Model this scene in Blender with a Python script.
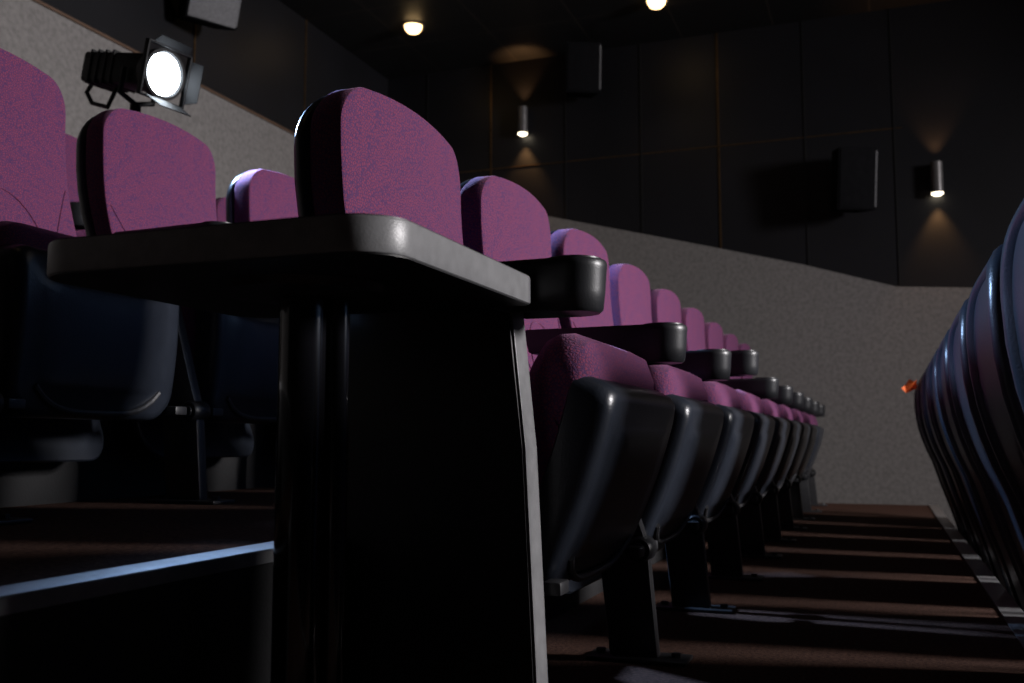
import bpy, bmesh, math, random
from mathutils import Vector, Matrix, Euler
random.seed(5)
S = bpy.context.scene
COL = S.collection
R = math.radians
for o in list(bpy.data.objects): bpy.data.objects.remove(o)

# ------------------------------------------------------------------ camera, world, lights, exposure
CAMZ = 0.39
cd = bpy.data.cameras.new('camera'); cam = bpy.data.objects.new('camera', cd); COL.objects.link(cam)
cd.sensor_width = 36; cd.lens = 35; cd.clip_start = .02
cam.location = (0, 0, CAMZ); cam.rotation_euler = (R(90 + 5.65), 0, R(20.45))
cd.dof.use_dof = True; cd.dof.focus_distance = 1.5; cd.dof.aperture_fstop = 6.5
S.camera = cam

w = bpy.data.worlds.new('world'); S.world = w; w.use_nodes = True
w.node_tree.nodes['Background'].inputs[0].default_value = (.5, .65, 1, 1)
w.node_tree.nodes['Background'].inputs[1].default_value = .002

S.view_settings.view_transform = 'Standard'; S.view_settings.look = 'None'
S.view_settings.gamma = 1; S.view_settings.use_curve_mapping = False
S.view_settings.exposure = 0.0

def light(name, kind, loc, target, power, col, **kw):
    l = bpy.data.lights.new(name, kind); o = bpy.data.objects.new(name, l); COL.objects.link(o)
    o.location = loc; l.energy = power; l.color = col
    for k, v in kw.items(): setattr(l, k, v)
    if target is not None:
        o.rotation_euler = (Vector(target) - Vector(loc)).to_track_quat('-Z', 'Y').to_euler()
    return o
# stage light standing in front of the screen
light('stage_light', 'AREA', (5.2, 3.0, 2.1), (-.9, 2.9, .6), 165, (1.0, .96, .97), shape='DISK', size=1.1, spread=R(95))

# ------------------------------------------------------------------ materials
def new_mat(name):
    m = bpy.data.materials.new(name); m.use_nodes = True
    return m, m.node_tree, m.node_tree.nodes['Principled BSDF']
def N(nt, t, **kw):
    n = nt.nodes.new(t)
    for k, v in kw.items():
        if k.startswith('i_'): n.inputs[k[2:]].default_value = v
        else: setattr(n, k, v)
    return n
def plain(name, col, rough=.5, metal=0, var=.15, scale=30, bump=.0, bscale=200, spec=.5, coat=0):
    m, nt, b = new_mat(name)
    tc = N(nt, 'ShaderNodeTexCoord'); nz = N(nt, 'ShaderNodeTexNoise'); nz.inputs['Scale'].default_value = scale
    nz.inputs['Detail'].default_value = 5
    nt.links.new(tc.outputs['Object'], nz.inputs['Vector'])
    cr = N(nt, 'ShaderNodeValToRGB')
    cr.color_ramp.elements[0].position = .3; cr.color_ramp.elements[1].position = .7
    cr.color_ramp.elements[0].color = (*[c * (1 - var) for c in col], 1)
    cr.color_ramp.elements[1].color = (*[min(1, c * (1 + var)) for c in col], 1)
    nt.links.new(nz.outputs['Fac'], cr.inputs['Fac']); nt.links.new(cr.outputs['Color'], b.inputs['Base Color'])
    b.inputs['Roughness'].default_value = rough; b.inputs['Metallic'].default_value = metal
    b.inputs['Specular IOR Level'].default_value = spec
    b.inputs['Coat Weight'].default_value = coat
    if bump:
        n2 = N(nt, 'ShaderNodeTexNoise'); n2.inputs['Scale'].default_value = bscale; n2.inputs['Detail'].default_value = 4
        nt.links.new(tc.outputs['Object'], n2.inputs['Vector'])
        bp = N(nt, 'ShaderNodeBump'); bp.inputs['Strength'].default_value = bump; bp.inputs['Distance'].default_value = .004
        nt.links.new(n2.outputs['Fac'], bp.inputs['Height']); nt.links.new(bp.outputs['Normal'], b.inputs['Normal'])
    return m
def fabric(name, c1, c2):
    m, nt, b = new_mat(name)
    tc = N(nt, 'ShaderNodeTexCoord')
    v = N(nt, 'ShaderNodeTexVoronoi'); v.feature = 'DISTANCE_TO_EDGE'; v.inputs['Scale'].default_value = 190
    v.inputs['Randomness'].default_value = .9
    sx = N(nt, 'ShaderNodeSeparateXYZ'); cx = N(nt, 'ShaderNodeCombineXYZ')
    nt.links.new(tc.outputs['Object'], sx.inputs[0]); nt.links.new(sx.outputs['Y'], cx.inputs['X']); nt.links.new(sx.outputs['Z'], cx.inputs['Y'])
    nt.links.new(tc.outputs['Object'], v.inputs['Vector'])
    cr = N(nt, 'ShaderNodeValToRGB')
    cr.color_ramp.elements[0].position = .06; cr.color_ramp.elements[0].color = (*c2, 1)
    cr.color_ramp.elements[1].position = .2; cr.color_ramp.elements[1].color = (*c1, 1)
    nt.links.new(v.outputs['Distance'], cr.inputs['Fac'])
    nz = N(nt, 'ShaderNodeTexNoise'); nz.inputs['Scale'].default_value = 320; nz.inputs['Detail'].default_value = 3
    nt.links.new(tc.outputs['Object'], nz.inputs['Vector'])
    mx = N(nt, 'ShaderNodeMix'); mx.data_type = 'RGBA'; mx.blend_type = 'MULTIPLY'; mx.inputs[0].default_value = .5
    nt.links.new(cr.outputs['Color'], mx.inputs[6]); nt.links.new(nz.outputs['Fac'], mx.inputs[7])
    nt.links.new(mx.outputs[2], b.inputs['Base Color'])
    b.inputs['Roughness'].default_value = .9; b.inputs['Specular IOR Level'].default_value = .15
    b.inputs['Sheen Weight'].default_value = .25; b.inputs['Sheen Roughness'].default_value = .5
    b.inputs['Sheen Tint'].default_value = (.9, .5, .8, 1)
    bp = N(nt, 'ShaderNodeBump'); bp.inputs['Strength'].default_value = .5; bp.inputs['Distance'].default_value = .002
    ad = N(nt, 'ShaderNodeMath'); ad.operation = 'ADD'
    nt.links.new(v.outputs['Distance'], ad.inputs[0]); nt.links.new(nz.outputs['Fac'], ad.inputs[1])
    nt.links.new(ad.outputs[0], bp.inputs['Height']); nt.links.new(bp.outputs['Normal'], b.inputs['Normal'])
    return m
def emit(name, col, st):
    m, nt, b = new_mat(name)
    b.inputs['Base Color'].default_value = (*col, 1)
    b.inputs['Emission Color'].default_value = (*col, 1); b.inputs['Emission Strength'].default_value = st
    return m
def tiled(name, col, line, sx, sy, rough):
    """flat panels with thin joints, joints every sx / sy metres in object space (x,y)"""
    m, nt, b = new_mat(name)
    tc = N(nt, 'ShaderNodeTexCoord'); br = N(nt, 'ShaderNodeTexBrick')
    br.offset = 0; br.inputs['Scale'].default_value = 1
    br.inputs['Brick Width'].default_value = sx; br.inputs['Row Height'].default_value = sy
    br.inputs['Mortar Size'].default_value = .006
    br.inputs['Color1'].default_value = (*col, 1); br.inputs['Color2'].default_value = (*[c * .8 for c in col], 1)
    br.inputs['Mortar'].default_value = (*line, 1)
    nt.links.new(tc.outputs['Object'], br.inputs['Vector']); nt.links.new(br.outputs['Color'], b.inputs['Base Color'])
    b.inputs['Roughness'].default_value = rough
    return m

M = dict(
    fabric=fabric('purple_woven_fabric', (.235, .050, .110), (.095, .038, .12)),
    plastic=plain('black_moulded_plastic', (.016, .017, .020), .38, var=.1, bump=.07, bscale=420),
    shell=plain('dark_shell_plastic', (.017, .021, .030), .32, var=.1, bump=.12, bscale=300),
    steel=plain('grey_coated_steel', (.03, .03, .033), .42, var=.15, bump=.04),
    laminate=plain('black_table_laminate', (.015, .015, .016), .45, var=.15, scale=80, bump=.08, bscale=500),
    edge=plain('end_panel_paint', (.012, .012, .013), .5, var=.1),
    band=plain('grey_edge_band', (.19, .19, .195), .36, var=.12, scale=60, bump=.1, bscale=500),  # lit edges of table and end panel, painted paler than the black faces
    postm=plain('glossy_black_enamel', (.008, .008, .010), .12, var=.1, coat=.5),
    carpet=plain('brown_carpet', (.085, .046, .035), .95, var=.55, scale=140, bump=1, bscale=500, spec=.1),
    riser=plain('black_riser_board', (.006, .006, .007), .7, bump=.2),
    alu=plain('brushed_metal_nosing', (.32, .32, .33), .42, .6, var=.2, scale=25, bump=.1),
    felt=plain('grey_felt_wall_carpet', (.19, .18, .175), .95, var=.18, scale=45, bump=.5, bscale=260, spec=.1),
    wall=plain('charcoal_wall_panel', (.005, .005, .007), .45, var=.2, scale=3),
    bronze=plain('bronze_joint_strip', (.13, .08, .04), .35, .8, var=.3),  # warm tone stands in for ceiling light reflected in these joints
    joint=plain('dark_joint_strip', (.004, .004, .005), .5),
    ceil=tiled('dark_ceiling_tile', (.012, .012, .013), (.035, .03, .026), .6, .6, .5),
    metal=plain('sconce_grey_metal', (.20, .19, .19), .35, .6),
    black=plain('black_lamp_housing', (.006, .006, .007), .6, spec=.25),
    grille=plain('speaker_grille_grey', (.16, .16, .17), .6, var=.2, scale=90, bump=.8, bscale=700),
    cloth=plain('black_speaker_cloth', (.006, .006, .007), .95, spec=.05, bump=.3),
    brass=plain('brass_spigot', (.7, .48, .22), .25, 1),
    warm=emit('warm_lamp_glass', (1, .66, .30), 5),
    sconce=emit('warm_white_lamp_glass', (1, .86, .62), 5),
    lens=emit('cold_white_lens', (.80, .90, 1), 22),
    orange=plain('orange_paper', (.85, .16, .03), .7, var=.1),
)

# ------------------------------------------------------------------ mesh helpers
def build(name, bm, mat, parent=None, smooth=True, angle=40, mod=None):
    bmesh.ops.recalc_face_normals(bm, faces=bm.faces)
    me = bpy.data.meshes.new(name); bm.to_mesh(me); bm.free()
    me.materials.append(mat)
    o = bpy.data.objects.new(name, me); COL.objects.link(o)
    if smooth:
        me.shade_smooth()
        try: me.set_sharp_from_angle(angle=R(angle))
        except Exception: pass
    if parent: o.parent = parent
    return o
def box(bm, lo, hi, bev=0, seg=2, mat=None):
    r = bmesh.ops.create_cube(bm, size=1)
    vs = r['verts']
    for v in vs:
        v.co = Vector([lo[i] + (v.co[i] + .5) * (hi[i] - lo[i]) for i in range(3)])
    if bev:
        es = {e for v in vs for e in v.link_edges}
        rr = bmesh.ops.bevel(bm, geom=list(es), offset=bev, segments=seg, affect='EDGES', profile=.5)
        vs = list({v for f in rr['faces'] for v in f.verts} | {v for v in vs if v.is_valid})
    if mat is not None:
        for v in vs: v.co = mat @ v.co
    return vs
def prism(bm, pts, a, b, mapf, bev=0, seg=2):
    """pts outline extruded from a to b ; mapf(p,q,t)->xyz"""
    v0 = [bm.verts.new(mapf(p, q, a)) for p, q in pts]; v1 = [bm.verts.new(mapf(p, q, b)) for p, q in pts]
    n = len(pts); fs = [bm.faces.new(v0), bm.faces.new(v1)]
    for i in range(n): bm.faces.new((v0[i], v0[(i + 1) % n], v1[(i + 1) % n], v1[i]))
    if bev:
        es = {e for f in fs for e in f.edges}
        bmesh.ops.bevel(bm, geom=list(es), offset=bev, segments=seg, affect='EDGES', profile=.5)
def cyl(bm, p, q, r, r2=None, n=28, cap=True):
    p, q = Vector(p), Vector(q); d = q - p
    rot = d.to_track_quat('Z', 'Y').to_matrix().to_4x4()
    bmesh.ops.create_cone(bm, cap_ends=cap, segments=n, radius1=r, radius2=r if r2 is None else r2, depth=d.length,
                          matrix=Matrix.Translation((p + q) / 2) @ rot)
def lathe(bm, prof, org, axis, n=32):
    """prof list (radius, height) along axis; closed at the ends if radius 0"""
    org = Vector(org); rot = Vector(axis).normalized().to_track_quat('Z', 'Y').to_matrix()
    rings = []
    for r, h in prof:
        if r < 1e-6: rings.append([bm.verts.new(org + rot @ Vector((0, 0, h)))])
        else: rings.append([bm.verts.new(org + rot @ Vector((r * math.cos(2 * math.pi * i / n), r * math.sin(2 * math.pi * i / n), h))) for i in range(n)])
    for a, b in zip(rings, rings[1:]):
        for i in range(n):
            j = (i + 1) % n
            if len(a) == 1 and len(b) == 1: continue
            if len(a) == 1: bm.faces.new((a[0], b[i], b[j]))
            elif len(b) == 1: bm.faces.new((a[i], a[j], b[0]))
            else: bm.faces.new((a[i], a[j], b[j], b[i]))
def tube(bm, pts, r, n=10):
    for a, b in zip(pts, pts[1:]): cyl(bm, a, b, r, n=n)
    for p in pts[1:-1]: bmesh.ops.create_uvsphere(bm, u_segments=n, v_segments=6, radius=r, matrix=Matrix.Translation(p))
def rrect(hw, b0, b1, rt, rb, n=9, top_bulge=0, side_bulge=0):
    """rounded rectangle outline (a = across, b = up); many points along each side so that it can be curved"""
    pts = []
    def arc(cx, cy, r, a0):
        for i in range(n + 1):
            t = R(a0 + 90 * i / n); pts.append([cx + r * math.cos(t), cy + r * math.sin(t)])
    def seg(p, q, m):
        for i in range(1, m): pts.append([p[0] + (q[0] - p[0]) * i / m, p[1] + (q[1] - p[1]) * i / m])
    arc(hw - rt, b1 - rt, rt, 0); seg((hw - rt, b1), (-hw + rt, b1), 8)
    arc(-hw + rt, b1 - rt, rt, 90); seg((-hw, b1 - rt), (-hw, b0 + rb), 12)
    arc(-hw + rb, b0 + rb, rb, 180); seg((-hw + rb, b0), (hw - rb, b0), 8)
    arc(hw - rb, b0 + rb, rb, 270); seg((hw, b0 + rb), (hw, b1 - rt), 12)
    for p in pts:
        if top_bulge and p[1] > (b0 + b1) / 2: p[1] += top_bulge * (1 - (p[0] / hw) ** 2)
        if side_bulge: p[0] *= 1 + side_bulge * (1 - ((p[1] - (b0 + b1) / 2) / ((b1 - b0) / 2)) ** 2)
    return pts
def panel(bm, outline, rings, mapf, cap0=True):
    """rings = (inset, h): concentric rings of the outline; the last one is filled with a fan of rings to the centre"""
    aa = [p[0] for p in outline]; bb = [p[1] for p in outline]
    ca, cb = (min(aa) + max(aa)) / 2, (min(bb) + max(bb)) / 2; ha, hb = (max(aa) - min(aa)) / 2, (max(bb) - min(bb)) / 2
    def ring(ins, h):
        sa, sb = max(.0, (ha - ins) / ha), max(.0, (hb - ins * hb / ha if ins > .06 else hb - ins) / hb)
        return [bm.verts.new(mapf(ca + (p[0] - ca) * sa, cb + (p[1] - cb) * sb, h)) for p in outline]
    rs = [ring(i, h) for i, h in rings]; n = len(outline)
    for a, b in zip(rs, rs[1:]):
        for i in range(n):
            j = (i + 1) % n; bm.faces.new((a[i], a[j], b[j], b[i]))
    c = bm.verts.new(mapf(ca, cb, rings[-1][1]))
    for i in range(n): bm.faces.new((rs[-1][i], rs[-1][(i + 1) % n], c))
    if cap0: # rear of the slab, again with rings so that it follows the curve
        i0, h0 = rings[0]; prev = rs[0]
        for k in (.35, .7, .93):
            nr = ring(i0 + (ha - i0) * k, h0)
            for i in range(n): bm.faces.new((prev[i], prev[(i + 1) % n], nr[(i + 1) % n], nr[i]))
            prev = nr
        c = bm.verts.new(mapf(ca, cb, h0))
        for i in range(n): bm.faces.new((prev[i], prev[(i + 1) % n], c))
def interp(tab, z):
    tab = sorted(tab)
    if z <= tab[0][0]: return tab[0][1]
    if z >= tab[-1][0]: return tab[-1][1]
    for i in range(len(tab) - 1):
        if tab[i][0] <= z <= tab[i + 1][0]:
            def sl(k):
                a, b = tab[max(k - 1, 0)], tab[min(k + 1, len(tab) - 1)]
                return (b[1] - a[1]) / (b[0] - a[0])
            x0, y0 = tab[i]; x1, y1 = tab[i + 1]; hh = x1 - x0; t = (z - x0) / hh
            return ((2*t**3 - 3*t*t + 1) * y0 + (t**3 - 2*t*t + t) * hh * sl(i) + (-2*t**3 + 3*t*t) * y1 + (t**3 - t*t) * hh * sl(i + 1))
def tag(o, label, cat, group=None, kind=None):
    if label: o['label'] = label
    if cat: o['category'] = cat
    if group: o['group'] = group
    if kind: o['kind'] = kind
    return o
def empty(name, loc=(0, 0, 0), rz=0):
    o = bpy.data.objects.new(name, None); COL.objects.link(o); o.location = loc; o.rotation_euler = (0, 0, rz)
    o.empty_display_size = .1
    return o
def struct(name, bm, mat, smooth=False):
    o = build(name, bm, mat, smooth=smooth); o['kind'] = 'structure'; return o
def kids(o): return [c for c in bpy.data.objects if c.parent is o]
def copy_tree(o, parent=None):
    c = o.copy(); COL.objects.link(c); c.parent = parent
    for ch in kids(o): copy_tree(ch, c)
    return c

# ------------------------------------------------------------------ the room
YW = 6.55      # far wall
XW = -3.45     # wall behind the last row
ZC = 3.12      # ceiling
X0, Y0 = 7.0, -2.5
def slab(name, lo, hi, mat, bev=0):
    bm = bmesh.new(); box(bm, lo, hi, bev); return struct(name, bm, mat)
NOS = [(.276, 0.0, -.27), (-.70, .256, 0), (-1.66, .51, 0)]   # x of riser, z of upper floor
slab('floor', (.276, Y0, -.37), (X0, YW, -.27), M['carpet'])
slab('floor', (-.70, Y0, -.37), (.276, YW, 0), M['carpet'])
slab('floor', (-1.66, Y0, -.37), (-.70, YW, .256), M['carpet'])
slab('floor', (XW, Y0, -.37), (-1.66, YW, .51), M['carpet'])
slab('ceiling', (XW - .1, Y0 - .1, ZC), (X0 + .1, YW + .1, ZC + .1), M['ceil'])
slab('wall_left', (XW - .1, Y0, -.37), (XW, YW + .1, ZC), M['wall'])
slab('wall_far', (XW, YW, -.37), (X0, YW + .1, ZC), M['wall'])
slab('wall_right', (X0, Y0, -.37), (X0 + .1, YW + .1, ZC), M['wall'])
slab('wall_near', (XW - .1, Y0 - .1, -.37), (X0 + .1, Y0, ZC), M['wall'])
# metal nosings on the step edges
for i, (x, z, _) in enumerate(NOS):
    bm = bmesh.new()
    prism(bm, [(x - .045, z + .004), (x - .045, z), (x, z), (x, z - .012), (x + .005, z - .012), (x + .005, z + .002), (x + .003, z + .004)],
          Y0, YW - .03, lambda p, q, t: (p, t, q))
    struct('trim_%d' % (i + 1), bm, M['alu'])
    slab('baseboard_front', (x, Y0, z - .255 if i else -.27), (x + .004, YW - .03, z - .013), M['riser'])
# felt covered lower wall (dado): far wall follows the fall of the rows, left wall is level
def far_pt(px, py):    # a point of the far wall, measured in the photograph, in metres
    d = cam.rotation_euler.to_matrix() @ Vector(((px - 512) / 995.56, (341.5 - py) / 995.56, -1))
    k = YW / d.y
    return d.x * k, CAMZ + d.z * k
dz0 = far_pt(384, 185)
DADO = [(XW, dz0[1])] + [far_pt(*p) for p in ((545, 216), (684, 242), (803, 265), (896, 287))]
DADO += [(DADO[-1][0] + .5, DADO[-1][1] - .035), (3.0, DADO[-1][1] - .12), (X0, DADO[-1][1] - .2)]
bm = bmesh.new()
prism(bm, [(XW, -.37)] + DADO + [(X0, -.37)], YW - .02, YW, lambda p, q, t: (p, t, q))
struct('wall_far', bm, M['felt'])
slab('wall_left', (XW, Y0, .51), (XW + .02, YW - .02, dz0[1]), M['felt'])
slab('trim_4', (XW, Y0, dz0[1]), (XW + .03, YW - .02, dz0[1] + .014), plain('warm_brown_cap_strip', (.09, .05, .03), .6))
# joints between the wall panels
def joint(n, X, z0, z1, m, wd=.010):
    slab('trim_%d' % n, (X - wd / 2, YW - .006, z0), (X + wd / 2, YW, z1), m)
tn = 5
for px, m in ((427, 'joint'), (491, 'bronze'), (566, 'joint'), (642, 'joint'), (720, 'bronze'), (807, 'joint'), (897, 'joint')):  # two joints carry the painted reflection, the others stay dark
    X = far_pt(px, 200)[0]; zt = [b for a, b in zip(DADO, DADO[1:]) if a[0] <= X <= b[0]][0][1]
    joint(tn, X, zt + .02, ZC, M[m], .012); tn += 1
slab('trim_%d' % tn, (XW, YW - .004, 2.335), (far_pt(897, 0)[0], YW, 2.343), M['bronze']); tn += 1
for y in (1.0, 2.1, 3.2, 4.3, 5.4):
    slab('trim_%d' % tn, (XW, y - .006, dz0[1] + .015), (XW + .006, y + .006, ZC), M['bronze']); tn += 1

# ------------------------------------------------------------------ cinema seat (origin: floor, under the top of the back; +x = front, y across)
REAR = [(.06, .155), (.12, .125), (.20, .09), (.30, .062), (.44, .015), (.56, -.022), (.62, -.048), (.70, -.073), (.77, -.086), (.84, -.090), (.90, -.086), (.935, -.072), (.955, -.052)]
FRONT = [(.30, .125), (.40, .105), (.50, .075), (.60, .04), (.70, .012), (.80, .0), (.88, -.003), (.95, -.002)]
rear = lambda z: interp(REAR, z)
front = lambda z: interp(FRONT, z)
def make_seat():
    root = empty('cinema_seat')
    # rear shell with raised rim
    bm = bmesh.new()
    ol = rrect(.232, .09, .932, .090, .07, top_bulge=.022)
    def mp(a, b, h): return (rear(b) + h, a, b)
    panel(bm, ol, [(.010, .030), (.004, .028), (0, .022), (0, .012), (.004, .004), (.012, .0), (.030, .0), (.036, .003), (.042, .010), (.07, .010), (.11, .009), (.16, .007), (.20, .006)], mp)
    build('back_shell', bm, M['shell'], root)
    # upholstered back
    bm = bmesh.new()
    ol = rrect(.228, .34, .932, .062, .05, top_bulge=.022)
    def mc(a, b, t):
        r, f = rear(b) + .030, front(b)
        f += .012 * (1 - (a / .226) ** 2)
        return (r + t * (f - r), a, b)
    panel(bm, ol, [(.004, 0), (0, .12), (0, .6), (.0, .90), (.001, .97), (.004, .995), (.012, 1.0), (.03, 1.0), (.06, 1.0), (.10, 1.0), (.15, 1.0), (.20, 1.0)], mc)
    b = build('backrest', bm, M['fabric'], root)
    # seam around the front of the cushion and stitched lumbar arch
    bm = bmesh.new()
    pts = []
    for i in range(25):
        t = math.pi * i / 24
        y = .115 * math.cos(t); z = .50 + .15 * math.sin(t)
        pts.append(Vector((front(z) + .012 * (1 - (y / .226) ** 2) + .0005, y, z)))
    tube(bm, pts, .0024, 6)
    for s in (-1, 1):
        q = []
        for i in range(9):
            k = i / 8; y = s * (.115 + .10 * k); z = .50 + .19 * k
            q.append(Vector((front(z) + .012 * (1 - (y / .226) ** 2) + .0005, y, z)))
        tube(bm, q, .0022, 6)
    build('seam', bm, M['fabric'], b)
    # hinged tip-up part, own empty frame baked into coordinates
    return root
PIV = (.33, .20)
def add_pan(root, lean):
    """lean: angle from the vertical, forward positive"""
    s, c = math.sin(R(lean)), math.cos(R(lean))
    def P(u, n): return (PIV[0] + u * s - n * c, PIV[1] + u * c + n * s)
    # moulded under-shell: outline across y / along u
    bm = bmesh.new()
    ol = rrect(.225, -.03, .275, .030, .055)
    def mp(a, b, h):
        curve = .018 * ((b - .12) / .15) ** 2   # the shell is a little hollow towards its ends
        x, z = P(b, h + curve * .6); return (x, a, z)
    panel(bm, ol, [(.004, .065), (0, .062), (0, .03), (.003, .012), (.010, .003), (.020, .0), (.05, .0), (.055, -.003), (.10, -.006), (.15, -.008), (.20, -.008)], mp)
    sh = build('seat_shell', bm, M['shell'], root)
    bm = bmesh.new()   # pressed rib along the bottom of the shell
    pts = []
    for i in range(17):
        y = -.17 + .34 * i / 16; u = -.016 + .045 * (abs(y) / .17) ** 4
        x, z = P(u, .004); pts.append(Vector((x, y, z)))
    tube(bm, pts, .006, 8)
    build('rib', bm, M['steel'], sh)
    # cushion
    bm = bmesh.new()
    ol = rrect(.222, -.01, .325, .06, .06)
    def mc(a, b, h):
        hh = h
        hh += .022 * (h / .12) * (1 - (a / .222) ** 2)
        bb = b - (.05 * (1 - h / .06) ** 2 if (h < .06 and b > .2) else 0)
        x, z = P(bb, .045 + hh * .85); return (x, a, z)
    panel(bm, ol, [(.012, 0), (.003, .015), (0, .04), (.002, .07), (.010, .092), (.022, .107), (.04, .115), (.07, .12), (.11, .12), (.15, .12), (.20, .12)], mc)
    build('seat_cushion', bm, M['fabric'], root)
    for sd in (-1, 1):
        bm = bmesh.new(); box(bm, (.318, min(sd * .205, sd * .244), .186), (.346, max(sd * .205, sd * .244), .204), .003)
        build('hinge_bracket', bm, M['steel'], root)
def make_stand(arm=True, raised=0, end_panel=False):
    """support shared by two neighbouring seats: leg, hinge, armrest"""
    root = empty('armrest_stand')
    if end_panel:
        bm = bmesh.new()
        prism(bm, [(.04, .0), (.333, .0), (.321, .24), (.314, .38), (.294, .58), (.0, .58)], -.024, .024, lambda p, q, t: (p, t, q), .002)
        ep = build('end_panel', bm, M['edge'], root)
        bm = bmesh.new()
        prism(bm, [(.333, .0), (.337, .0), (.325, .24), (.318, .38), (.298, .58), (.294, .58), (.314, .38), (.321, .24)], -.022, .022, lambda p, q, t: (p, t, q), .0012)
        build('edge_band', bm, M['band'], ep)['label'] = 'pale grey edge strip'  # added strip, the light on the front edge put into its grey
    else:
        bm = bmesh.new()
        prism(bm, [(.275, .0), (.362, .0), (.345, .20), (.325, .26), (.235, .56), (.17, .56), (.255, .20)], -.014, .014, lambda p, q, t: (p, t, q), .003)
        build('leg', bm, M['steel'], root)
    bm = bmesh.new()
    box(bm, (.235, -.038, 0), (.415, .038, .008), .003)
    fp = build('foot_plate', bm, M['steel'], root)
    for x in (.255, .392):
        bm = bmesh.new(); cyl(bm, (x, 0 if x > .3 else .0, .006), (x, 0, .016), .009, n=6)
        if x < .28 and end_panel: bm.free(); continue
        build('bolt', bm, M['steel'], fp)
    if not end_panel:
      bm = bmesh.new()
      lathe(bm, [(0, -.032), (.011, -.030), (.012, -.026), (.019, -.026), (.023, -.021), (.023, .021), (.019, .026), (.012, .026), (.011, .030), (0, .030)], (.333, 0, .195), (0, 1, 0), 24)
      build('hinge_cover', bm, M['plastic'], root)
    if arm:
        top = .597 + raised
        bm = bmesh.new()
        ol = []
        for i in range(17):
            t = R(-90 + 180 * i / 16); ol.append((.377 + .043 * math.cos(t), .043 * math.sin(t)))
        ol += [(.30, .040), (.22, .034), (.12, .030), (.12, -.030), (.22, -.034), (.30, -.040)]
        cx = .30
        def ring(s, z): return [bm.verts.new((cx + (p - cx) * s[0], q * s[1], z(p) if callable(z) else z)) for p, q in ol]
        und = lambda k: (lambda p: top - .068 * k + (.022 * k if p < .25 else .022 * k * max(0, (.30 - p) / .05) if p < .3 else 0))
        rs = [ring((.93, .80), und(1)), ring((.965, .9), und(.93)), ring((.985, .96), und(.6)), ring((1, 1), und(.2)), ring((1.005, 1.01), top - .010),
              ring((1.005, 1.01), top - .003), ring((.99, .96), top)]
        for a, b in zip(rs, rs[1:]):
            for i in range(len(ol)):
                j = (i + 1) % len(ol); bm.faces.new((a[i], a[j], b[j], b[i]))
        bm.faces.new(rs[0]); bm.faces.new(rs[-1])
        am = build('armrest', bm, M['plastic'], root)
        bm = bmesh.new()
        lathe(bm, [(.037, 0), (.037, .003), (.033, .003), (.032, -.0), (.0, .0005)], (.377, 0, top), (0, 0, 1), 28)
        build('cup_holder', bm, M['plastic'], am)
        if raised:
            bm = bmesh.new(); box(bm, (.17, -.013, .54), (.30, .013, top - .03), .003)
            build('bracket', bm, M['plastic'], root)
    return root

PITCH = .56
YS, YA = 1.51, 1.23
ORD = ['first', 'second', 'third', 'fourth', 'fifth', 'sixth', 'seventh', 'eighth', 'ninth', 'tenth']
proto = {}
def seat_at(lean, x, y, z, label, group):
    if lean not in proto:
        o = make_seat(); add_pan(o, lean); proto[lean] = o
    else: o = copy_tree(proto[lean])
    o.location = (x, y, z); tag(o, label, 'cinema seat', group); return o
sproto = {}
def stand_at(key, x, y, z, label, group):
    if key not in sproto: o = make_stand(*key); sproto[key] = o
    else: o = copy_tree(sproto[key])
    o.location = (x, y, z); tag(o, label, 'armrest', group); return o

MX = -.75
# main row
for i in range(9):
    lab = 'purple cinema seat with tipped-up cushion right behind the black side table' if i == 0 else \
          'tipped-up purple cinema seat, %s in its row counted from the black side table' % ORD[i]
    if i == 8: lab = 'tipped-up purple cinema seat at the far end of the row, next to the grey wall'
    seat_at(21, MX, YS + PITCH * i, 0, lab, 'purple seats of the middle row')
for i in range(10):
    if i == 0: lab = 'thick black armrest on a flat end panel, joined to the black side table'
    elif i == 9: lab = 'last black armrest of the middle row, nearest the grey far wall'
    else: lab = 'black armrest between the %s and %s purple seats, counted from the side table' % (ORD[i - 1], ORD[i])
    stand_at((True, .024 if i == 0 else (.045 if i == 3 else 0), i == 0), MX, YA + PITCH * i, 0, lab, 'armrests of the middle row')
# row behind, one step up
X2, Z2 = MX - .97, .256
LB = ['purple cinema seat cut by the left picture edge, one row behind the side table',
      'purple cinema seat in front of the bright spotlight, one step above the side table',
      'purple cinema seat on the upper step, just left of the large seat behind the table',
      'purple cinema seat of the row behind, hidden mostly by the largest seat back',
      'purple cinema seat of the row behind, glimpsed past the largest seat back']
for i in range(4):
    q = seat_at(4, X2, (1.50, 2.045, 2.63, 3.19)[i], Z2, LB[i], 'purple seats of the row one step up')
    q.scale = (1, .94, 1)     # slightly narrower model
for i in range(5):
    stand_at((i != 0, 0, False), X2, (1.23, 1.7725, 2.3375, 2.91, 3.46)[i], Z2,
             ['armless steel leg at the near end of the row one step up', 'steel leg with lit front edge standing on the upper step left of the table post',
              'armrest and leg behind the table post on the upper step', 'armrest between the two hidden seats of the row one step up',
              'armrest at the hidden far part of the row one step up'][i], 'armrests of the row one step up')
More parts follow.
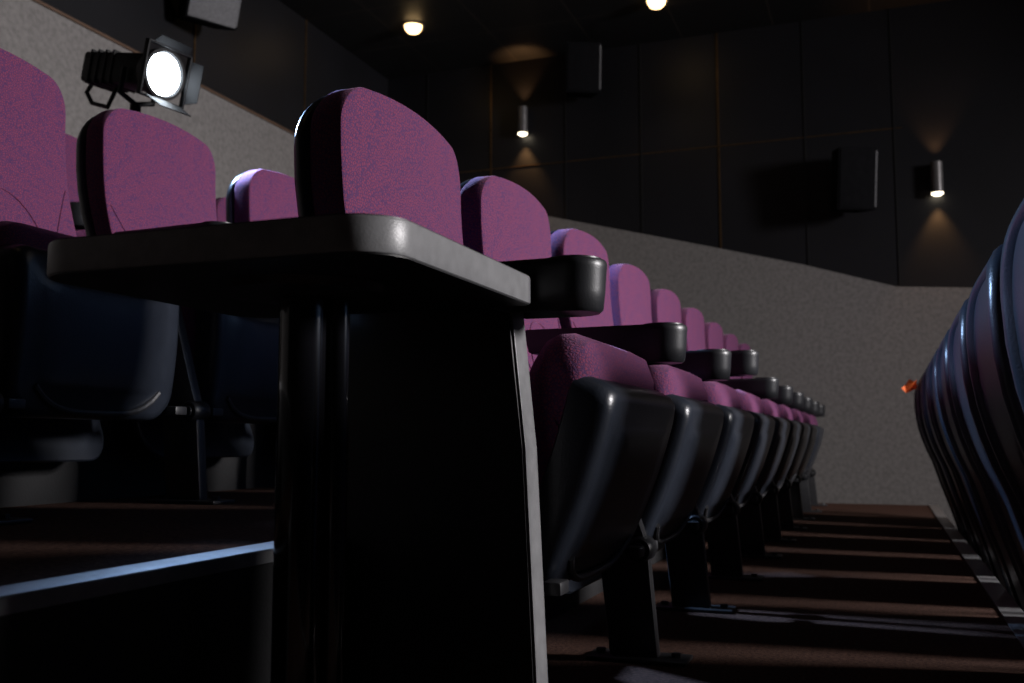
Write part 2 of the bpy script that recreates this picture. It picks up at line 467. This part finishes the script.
# top row
X3, Z3 = MX - 1.92, .51
LT = {2: 'purple seat of the topmost row seen between the two leftmost seats', 3: 'purple seat of the topmost row behind the seat by the spotlight',
      4: 'purple seat of the topmost row peeking out in a narrow gap below the lit wall'}
for i in (2, 3, 4):
    q = seat_at(4, X3, YS + PITCH * i, Z3, LT[i], 'purple seats of the topmost row'); q.scale = (1, 1.012, 1)
for i in (2, 3, 4, 5):
    stand_at((True, 0, False), X3, YA + PITCH * i, Z3, {2: 'small black armrest of the topmost row poking out left of the spotlit seat',
             3: 'armrest of the topmost row hidden behind the seat under the spotlight', 4: 'armrest of the topmost row behind the gap right of the spotlit seat',
             5: 'armrest of the topmost row at its far end'}[i], 'armrests of the topmost row')
# front row, seen from behind
XF, ZF = MX + .98, -.27
DF = .20    # the row in front is set a little further along
LF = ['nearest dark seat of the front row, beyond the right picture edge', 'large dark seat shell cut by the right picture edge, seen from behind']
for i in range(1, 7):
    lab = LF[1] if i == 1 else ('farthest dark seat shell of the right-hand row, with the orange scrap' if i == 6 else
          'dark seat shell seen from behind, %s in the right-hand row from the picture edge' % ORD[i - 1])
    seat_at(4, XF, YS + DF + PITCH * i, ZF, lab, 'seats of the right-hand row seen from behind')
seat_at(4, XF, YS + DF, ZF, LF[0], 'seats of the right-hand row seen from behind')
seat_at(4, XF, YS + DF - PITCH, ZF, 'dark seat at the near end of the right-hand row, wholly past the right picture edge', 'seats of the right-hand row seen from behind')
for i in range(-1, 8):
    lab = {-1: 'armrest stand at the near end of the right-hand row', 0: 'armrest stand between the two seats past the right picture edge', 7: 'armrest stand at the far end of the right-hand row'}.get(i,
          'armrest stand between the %s and %s seats of the right-hand row' % (ORD[i - 1] if i else '', ORD[i]))
    stand_at((True, 0, False), XF, YA + DF + PITCH * i, ZF, lab, 'armrests of the right-hand row')

# ------------------------------------------------------------------ side table on its post
t = empty('side_table', (-.605, .955, 0)); tag(t, 'black side table with rounded corners on a single post at the row end', 'table')
bm = bmesh.new()
tx0, tx1, ty0, ty1 = -.835, -.415, .785, 1.183
ol = []
rr_ = .055
for cx, cy, a0 in ((tx1 - rr_, ty1 - .012, 0), (tx0 + rr_, ty1 - rr_, 90), (tx0 + rr_, ty0 + rr_, 180), (tx1 - rr_, ty0 + rr_, 270)):
    rr2 = .012 if a0 == 0 else rr_
    cx2 = tx1 - .012 if a0 == 0 else cx
    for i in range(13):
        a = R(a0 + 90 * i / 12); ol.append((cx2 + rr2 * math.cos(a) + .605, cy + rr2 * math.sin(a) - .955))
prism(bm, ol, .560, .597, lambda p, q, z: (p, q, z), .0015, 2)
tt = build('tabletop', bm, M['laminate'], t, angle=30)
bm = bmesh.new()   # paler rim round the board, the lit edge painted into its colour
n_ = len(ol); mx_, my_ = (tx0 + tx1) / 2 + .605, (ty0 + ty1) / 2 - .955
def off(p, k):
    v = Vector((p[0] - mx_, p[1] - my_)); return (mx_ + v.x * (1 + k / .19), my_ + v.y * (1 + k / .19))
sec = [(-.001, .561), (.0012, .5615), (.0018, .564), (.0018, .593), (.0012, .5955), (-.001, .596)]
rs = [[bm.verts.new((*off(p, k), z)) for p in ol] for k, z in sec]
for a, b in zip(rs, rs[1:] + rs[:1]):
    for i in range(n_): bm.faces.new((a[i], a[(i + 1) % n_], b[(i + 1) % n_], b[i]))
build('edge_band', bm, M['band'], tt, angle=30)['label'] = 'grey edge band'
bm = bmesh.new(); lathe(bm, [(0, .005), (.027, .005), (.027, .545), (0, .545)], (0, 0, 0), (0, 0, 1), 40)
build('post', bm, M['postm'], t)
bm = bmesh.new(); lathe(bm, [(0, .545), (.09, .551), (.095, .560), (0, .560)], (0, 0, 0), (0, 0, 1), 40)
build('mounting_plate', bm, M['plastic'], t)
bm = bmesh.new(); lathe(bm, [(0, 0), (.088, 0), (.088, .006), (.07, .012), (0, .012)], (0, 0, 0), (0, 0, 1), 40)
build('base_plate', bm, M['postm'], t)
bm = bmesh.new(); cyl(bm, (.033, .020, .010), (.033, .020, .546), .013, n=24)
build('conduit', bm, M['postm'], t)

# ------------------------------------------------------------------ spotlight on a stand
LP = Vector((-2.09, 2.46, 1.535))
ax = Vector((.95, -.13, -.20)).normalized()
side = ax.cross(Vector((0, 0, 1))).normalized(); up = side.cross(ax).normalized()
sp = empty('spotlight', (LP.x, LP.y, .51)); tag(sp, 'black studio spotlight with glaring white lens on a stand behind the seats', 'spotlight')
O = LP - Vector((LP.x, LP.y, .51))          # lens centre, local to the empty
def L(a, s, u): return O + ax * a + side * s + up * u
rotm = Matrix((ax, side, up)).transposed().to_4x4()
def lbox(bm, a0, a1, s0, s1, u0, u1, bev=.004):
    box(bm, (a0, s0, u0), (a1, s1, u1), bev, mat=Matrix.Translation(O) @ rotm)
bm = bmesh.new(); lbox(bm, -.33, -.045, -.05, .05, -.048, .055, .014)
for k in range(4): lbox(bm, -.29 + k * .035, -.28 + k * .035, -.054, .054, -.052, .059, .003)
body = build('housing', bm, M['black'], sp)
bm = bmesh.new(); lathe(bm, [(.0, -.05), (.062, -.05), (.078, -.02), (.080, .012), (.070, .012), (.068, .0), (0, -.0)], O, ax, 36)
build('reflector', bm, M['black'], sp)
bm = bmesh.new(); lathe(bm, [(.066, .003), (.05, .010), (.03, .014), (0, .016)], O, ax, 36)
build('lens', bm, M['lens'], sp)
bm = bmesh.new()
for (s0, s1, u0, u1) in ((-.088, .088, .080, .086), (-.088, .088, -.086, -.080), (-.088, -.082, -.086, .086), (.082, .088, -.086, .086)):
    lbox(bm, .0, .02, s0, s1, u0, u1, .002)
build('filter_frame', bm, M['black'], sp)
def door(p):
    bm = bmesh.new(); vs = [bm.verts.new(L(*q)) for q in p]; f = bm.faces.new(vs)
    r = bmesh.ops.extrude_face_region(bm, geom=[f]); nrm = f.normal if f.normal.length else Vector((0, 0, 1))
    bm.normal_update(); nrm = (Vector(vs[1].co) - vs[0].co).cross(vs[2].co - vs[0].co).normalized() * .003
    for v in [g for g in r['geom'] if isinstance(g, bmesh.types.BMVert)]: v.co += nrm
    build('barn_door', bm, M['black'], sp, smooth=False)
door([(.02, -.07, -.084), (.02, .07, -.084), (.09, .06, -.115), (.09, -.06, -.115)])
door([(.02, -.07, .084), (.02, .07, .084), (.04, .06, .105), (.04, -.06, .105)])
door([(.02, -.086, -.07), (.02, -.086, .07), (.06, -.10, .06), (.06, -.10, -.06)])
bm = bmesh.new(); tube(bm, [L(-.32, 0, -.03), L(-.345, 0, -.07), L(-.31, 0, -.105), L(-.23, 0, -.115), L(-.20, 0, -.045)], .007, 10)
build('handle', bm, M['black'], sp)
bm = bmesh.new(); tube(bm, [L(-.10, -.065, .0), L(-.10, -.065, -.08), L(-.10, 0, -.10), L(-.10, .065, -.08), L(-.10, .065, 0)], .008, 10)
build('yoke', bm, M['black'], sp)
base = L(-.10, 0, -.10)
bm = bmesh.new(); cyl(bm, (base.x, base.y, base.z - .045), base, .017); tube(bm, [Vector((base.x, base.y, base.z - .02)), Vector((base.x, base.y, base.z - .02)) - side * .0 - ax * .05 + Vector((0, 0, -.035))], .006)
build('spigot_clamp', bm, M['black'], sp)
bm = bmesh.new(); cyl(bm, (base.x, base.y, base.z - .085), (base.x, base.y, base.z - .045), .009)
build('spigot', bm, M['brass'], sp)
bm = bmesh.new(); cyl(bm, (base.x, base.y, .18), (base.x, base.y, base.z - .085), .011); cyl(bm, (base.x, base.y, .03), (base.x, base.y, .55), .015)
build('stand_pole', bm, M['black'], sp)
for k in range(3):
    a = R((0, 100, -100)[k]); bm = bmesh.new()
    tube(bm, [Vector((base.x, base.y, .34)), Vector((base.x + .10 * math.cos(a), base.y + .18 * math.sin(a), .008))], .008)
    build('leg', bm, M['black'], sp)
lp = LP + ax * .05
light('spotlight_beam', 'SPOT', lp, lp + ax, 360, (.38, .6, 1), spot_size=R(100), spot_blend=.7, shadow_soft_size=.06)

# ------------------------------------------------------------------ lights of the room
for (x, y, lab) in ((-1.9, .5, 'round warm ceiling downlight above the step at left, out of the picture'), (.5, 1.9, 'round warm ceiling downlight above the front row, out of the picture'),
    (-2.83, 5.72, 'round warm ceiling downlight above the far left corner'), (-1.24, 5.90, 'round warm ceiling downlight at the top edge of the picture')):
    d = empty('ceiling_downlight', (x, y, ZC)); tag(d, lab, 'ceiling light', 'warm downlights')
    bm = bmesh.new(); lathe(bm, [(.062, -.001), (.075, -.001), (.078, -.006), (.064, -.010), (.058, -.004)], (0, 0, 0), (0, 0, 1), 32)
    build('trim_ring', bm, M['metal'], d)
    bm = bmesh.new(); lathe(bm, [(.058, -.003), (.054, -.028), (.038, -.048), (.0, -.056)], (0, 0, 0), (0, 0, 1), 32)
    build('lamp_glass', bm, M['warm'], d)
    light('downlight_beam', 'SPOT', (x, y, ZC - .03), (x, y, 0), 12 if y > 5 else 2.5, (1, .72, .42), spot_size=R(120), spot_blend=.8, shadow_soft_size=.05)
for (x, z, lab) in ((-2.343, 2.655, 'small up-and-down wall light left of the wall speaker, higher of two'), (.352, 1.985, 'small up-and-down wall light at right above the front row')):
    d = empty('wall_light', (x, YW - .05, z)); tag(d, lab, 'wall light', 'cylinder wall lights')
    bm = bmesh.new(); lathe(bm, [(.028, -.085), (.033, -.092), (.035, -.092), (.035, .10), (.031, .10), (.029, .085), (.0, .085), ], (0, 0, 0), (0, 0, 1), 28)
    bm2 = bm
    build('housing', bm, M['metal'], d)
    bm = bmesh.new(); box(bm, (-.02, .02, -.03), (.02, .05, .03), .003); build('wall_bracket', bm, M['metal'], d)
    bm = bmesh.new(); lathe(bm, [(.0345, -.0925), (.033, -.100), (.022, -.107), (0, -.110)], (0, 0, 0), (0, 0, 1), 24); build('lamp_glass', bm, M['sconce'], d)
    light('wall_light_down', 'SPOT', (x, YW - .05, z - .118), (x, YW - .035, z - 1), 10, (1, .52, .20), spot_size=R(70), spot_blend=.8, shadow_soft_size=.015)
    light('wall_light_up', 'SPOT', (x, YW - .05, z + .11), (x, YW - .042, z + 1), 6, (1, .50, .20), spot_size=R(75), spot_blend=.8, shadow_soft_size=.015)

# ------------------------------------------------------------------ speakers
def speaker(loc, rz, tilt, w_, d_, h_, lab, depth_off):
    s = empty('wall_speaker', loc, rz); tag(s, lab, 'speaker', 'wall speakers')
    T = Matrix.Rotation(R(tilt), 4, 'X')
    bm = bmesh.new()
    prism(bm, [(-w_ / 2, -d_ / 2), (w_ / 2, -d_ / 2), (w_ / 2 * .75, d_ / 2), (-w_ / 2 * .75, d_ / 2)], -h_ / 2, h_ / 2, lambda p, q, z: T @ Vector((p, q, z)), .008)
    build('cabinet', bm, M['cloth'], s)
    bm = bmesh.new(); box(bm, (w_ / 2 - .012, -d_ / 2 - .010, -h_ / 2 + .02), (w_ / 2 - .002, -d_ / 2 - .002, h_ / 2 - .02), .002, mat=T)
    build('trim_strip', bm, M['grille'], s)['label'] = 'grey trim strip along the edge'  # added strip that paints the bright line down the cabinet edge
    bm = bmesh.new(); box(bm, (-w_ / 2 + .008, -d_ / 2 - .008, -h_ / 2 + .01), (w_ / 2 - .008, -d_ / 2 + .001, h_ / 2 - .01), .004, mat=T)
    build('grille', bm, M['grille'] if depth_off else M['cloth'], s)
    bm = bmesh.new(); box(bm, (-.03, d_ / 2 - .02, -.05), (.03, d_ / 2 + (.11), .05), .004)
    build('bracket', bm, M['black'], s)
    return s
speaker((-1.86, YW - .20, 2.91), R(25), 8, .24, .18, .34, 'dark wall speaker high up between the wall light and the tall bronze joint', 0)
speaker((-.14, YW - .20, 1.98), R(25), 8, .24, .18, .38, 'dark wall speaker just left of the right-hand wall light', 0)
speaker((XW + .20, 4.17, 2.84), R(62), 18, .28, .20, .52, 'grey-fronted speaker on the upper wall above the spotlight', 1)

# ------------------------------------------------------------------ orange scrap on the last shell of the right-hand row
bm = bmesh.new()
P3 = [(0, -.008, .02), (-.045, -.0, .0), (-.065, .0, .022), (-.05, .0, .035), (-.03, .0, .065), (-.01, .0, .05), (.0, -.008, .058)]
P3 = [(a, b + .012 * math.sin(i * 2.1), c) for i, (a, b, c) in enumerate(P3)]
v0 = [bm.verts.new(p) for p in P3]; v1 = [bm.verts.new((p[0], p[1] + .003, p[2])) for p in P3]
bm.faces.new(v0); bm.faces.new(v1)
for i in range(len(P3)): bm.faces.new((v0[i], v0[(i + 1) % len(P3)], v1[(i + 1) % len(P3)], v1[i]))
o = build('paper_scrap', bm, M['orange'], smooth=False); o.location = (XF - .088, 4.82, .60)
tag(o, 'bright orange paper scrap sticking out behind the farthest right-hand seat', 'paper')
